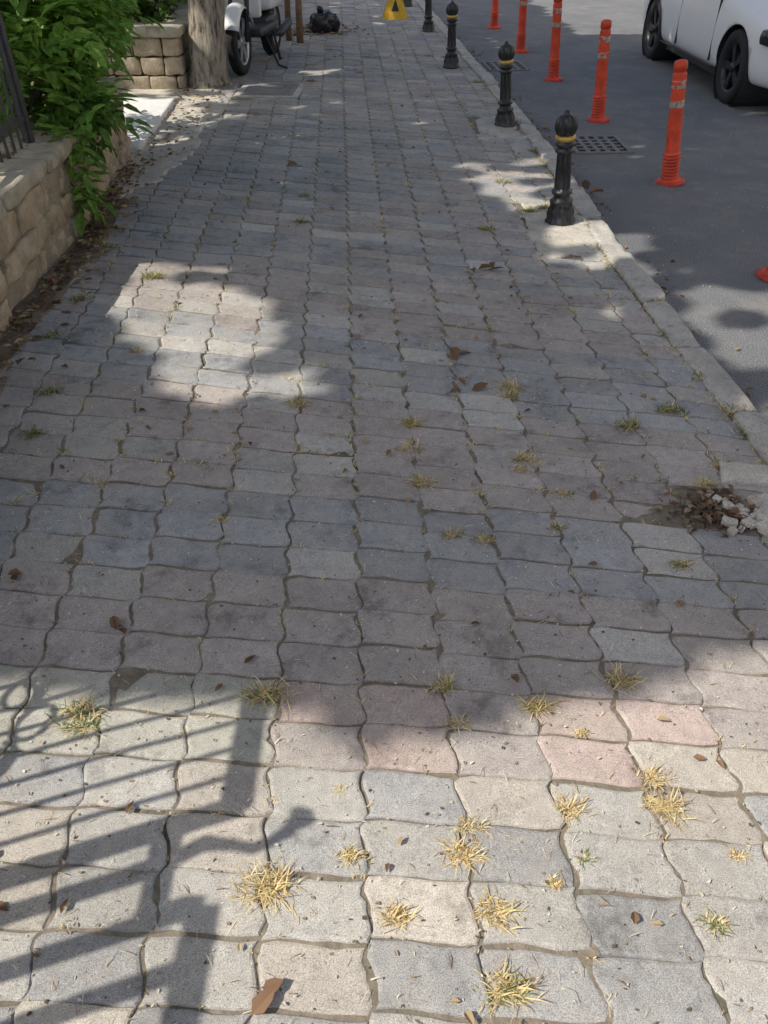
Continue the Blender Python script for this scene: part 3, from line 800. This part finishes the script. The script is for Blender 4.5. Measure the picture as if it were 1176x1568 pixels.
for k in range(260):
    y=R.uniform(1.5,12); x=kerbx(y)-.135+R.gauss(0,.012); tuft(x,y,R.uniform(.4,1.6),R.choice((.9,.6,.3)),14)
for k in range(6500):
    y=.45+R.random()**1.1*9.5; x=R.uniform(-1.6,kerbx(y)-.02)
    if noise.noise(Vector((x*1.5,y*1.5,17)))<-.1 and R.random()<.6: continue
    c=Vector(R.choice(((.66,.56,.36),(.5,.36,.2),(.75,.70,.56),(.3,.2,.12))))*R.uniform(.7,1.1)
    blade((x,y),R.uniform(.008,.036),R.uniform(.0006,.0014),R.uniform(0,6.28),R.uniform(0,.2),tuple(c),hgt(x,y)+.002)
new_obj('grass_tufts',V,F,[M_grass],cols=C)

# ------------------------------------------------------------------ leaf litter
V=[];F=[];C=[]
def dleaf(x,y,L,z=.006,col=None):
    c=col or tuple(Vector(R.choice(((.26,.15,.08),(.20,.12,.07),(.34,.24,.13),(.13,.08,.05),(.40,.30,.17))))*R.uniform(.8,1.2))
    az=R.uniform(0,6.28); d=Vector((math.cos(az),math.sin(az),R.uniform(-.05,.25)))
    leaf(V,F,C,Vector((x,y,z+hgt(x,y))),d,Vector((R.gauss(0,.25),R.gauss(0,.25),1)),L,L*R.uniform(.4,.7),c,R.uniform(.1,.5),R.uniform(-.1,.25))
BR=(.15,.09,.055)
for (x,y,L) in [(.50,3.98,.08),(.55,3.97,.09),(.58,3.99,.07),(.46,3.98,.06),(.316,2.99,.08),(.30,2.96,.06),(.33,3.02,.06),(.353,2.71,.08),(.31,2.72,.06),(.33,2.75,.06),(-.74,1.435,.05),(-.71,1.42,.04),(-.76,1.45,.04),(-.24,.50,.06),(-.225,.535,.045),(-1.104,1.654,.05),(-1.08,1.66,.04),(1.354,5.31,.13),(1.45,5.28,.11),(-.417,1.256,.035),(.727,1.036,.03),(.687,1.996,.05),(.78,1.03,.03),(-.37,1.32,.04),(-.7,5.9,.08)]: dleaf(x,y,L,.006,tuple(Vector(BR)*R.uniform(.7,1.8)))
for k in range(190): dleaf(R.gauss(1.08,.07),R.gauss(1.955,.05),R.uniform(.012,.05),R.uniform(-.002,.016),tuple(Vector(R.choice(((.20,.13,.085),(.11,.075,.055),(.30,.23,.15),(.22,.12,.08),(.40,.34,.26))))*R.uniform(.6,1.1)))
for k in range(600):
    y=R.uniform(2.4,6.0); x=interp(WALLX,y)+.03+abs(R.gauss(0,.10)); dleaf(x,y,R.uniform(.02,.055),R.uniform(0,.02))
for k in range(200): dleaf(R.uniform(-2.0,-1.5),R.uniform(6.0,8.6),R.uniform(.02,.06),.02)
for k in range(120): dleaf(R.uniform(-2.0,-1.9),R.uniform(3,6.3),R.uniform(.02,.05),.50)
for k in range(500): dleaf(R.uniform(-4,-2.05),R.uniform(2,6.2),R.uniform(.03,.07),.41)
for k in range(200): dleaf(R.gauss(-.9,.3),R.gauss(12.3,.3),R.uniform(.04,.08))
for k in range(300): 
    y=R.uniform(1.5,14); dleaf(kerbx(y)+.03+abs(R.gauss(0,.10)),y,R.uniform(.015,.05),ZR+.005)
for k in range(560):
    y=R.uniform(.5,13); x=R.uniform(-1.6,kerbx(y)); dleaf(x,y,R.uniform(.008,.035))
for k in range(8000):
    y=.4+R.random()**1.3*9.5; x=R.uniform(-1.6,1.35); dleaf(x,y,R.uniform(.003,.012),.003,R.choice(((.55,.5,.4),(.3,.22,.14),(.65,.62,.55),(.12,.1,.07))))
for k in range(900):
    y=R.uniform(3,12); x=R.uniform(kerbx(y)+.02,4.5); dleaf(x,y,R.uniform(.006,.02),ZR+.004,(.5,.47,.4))
new_obj('fallen_leaves',V,F,[M_dry],cols=C)
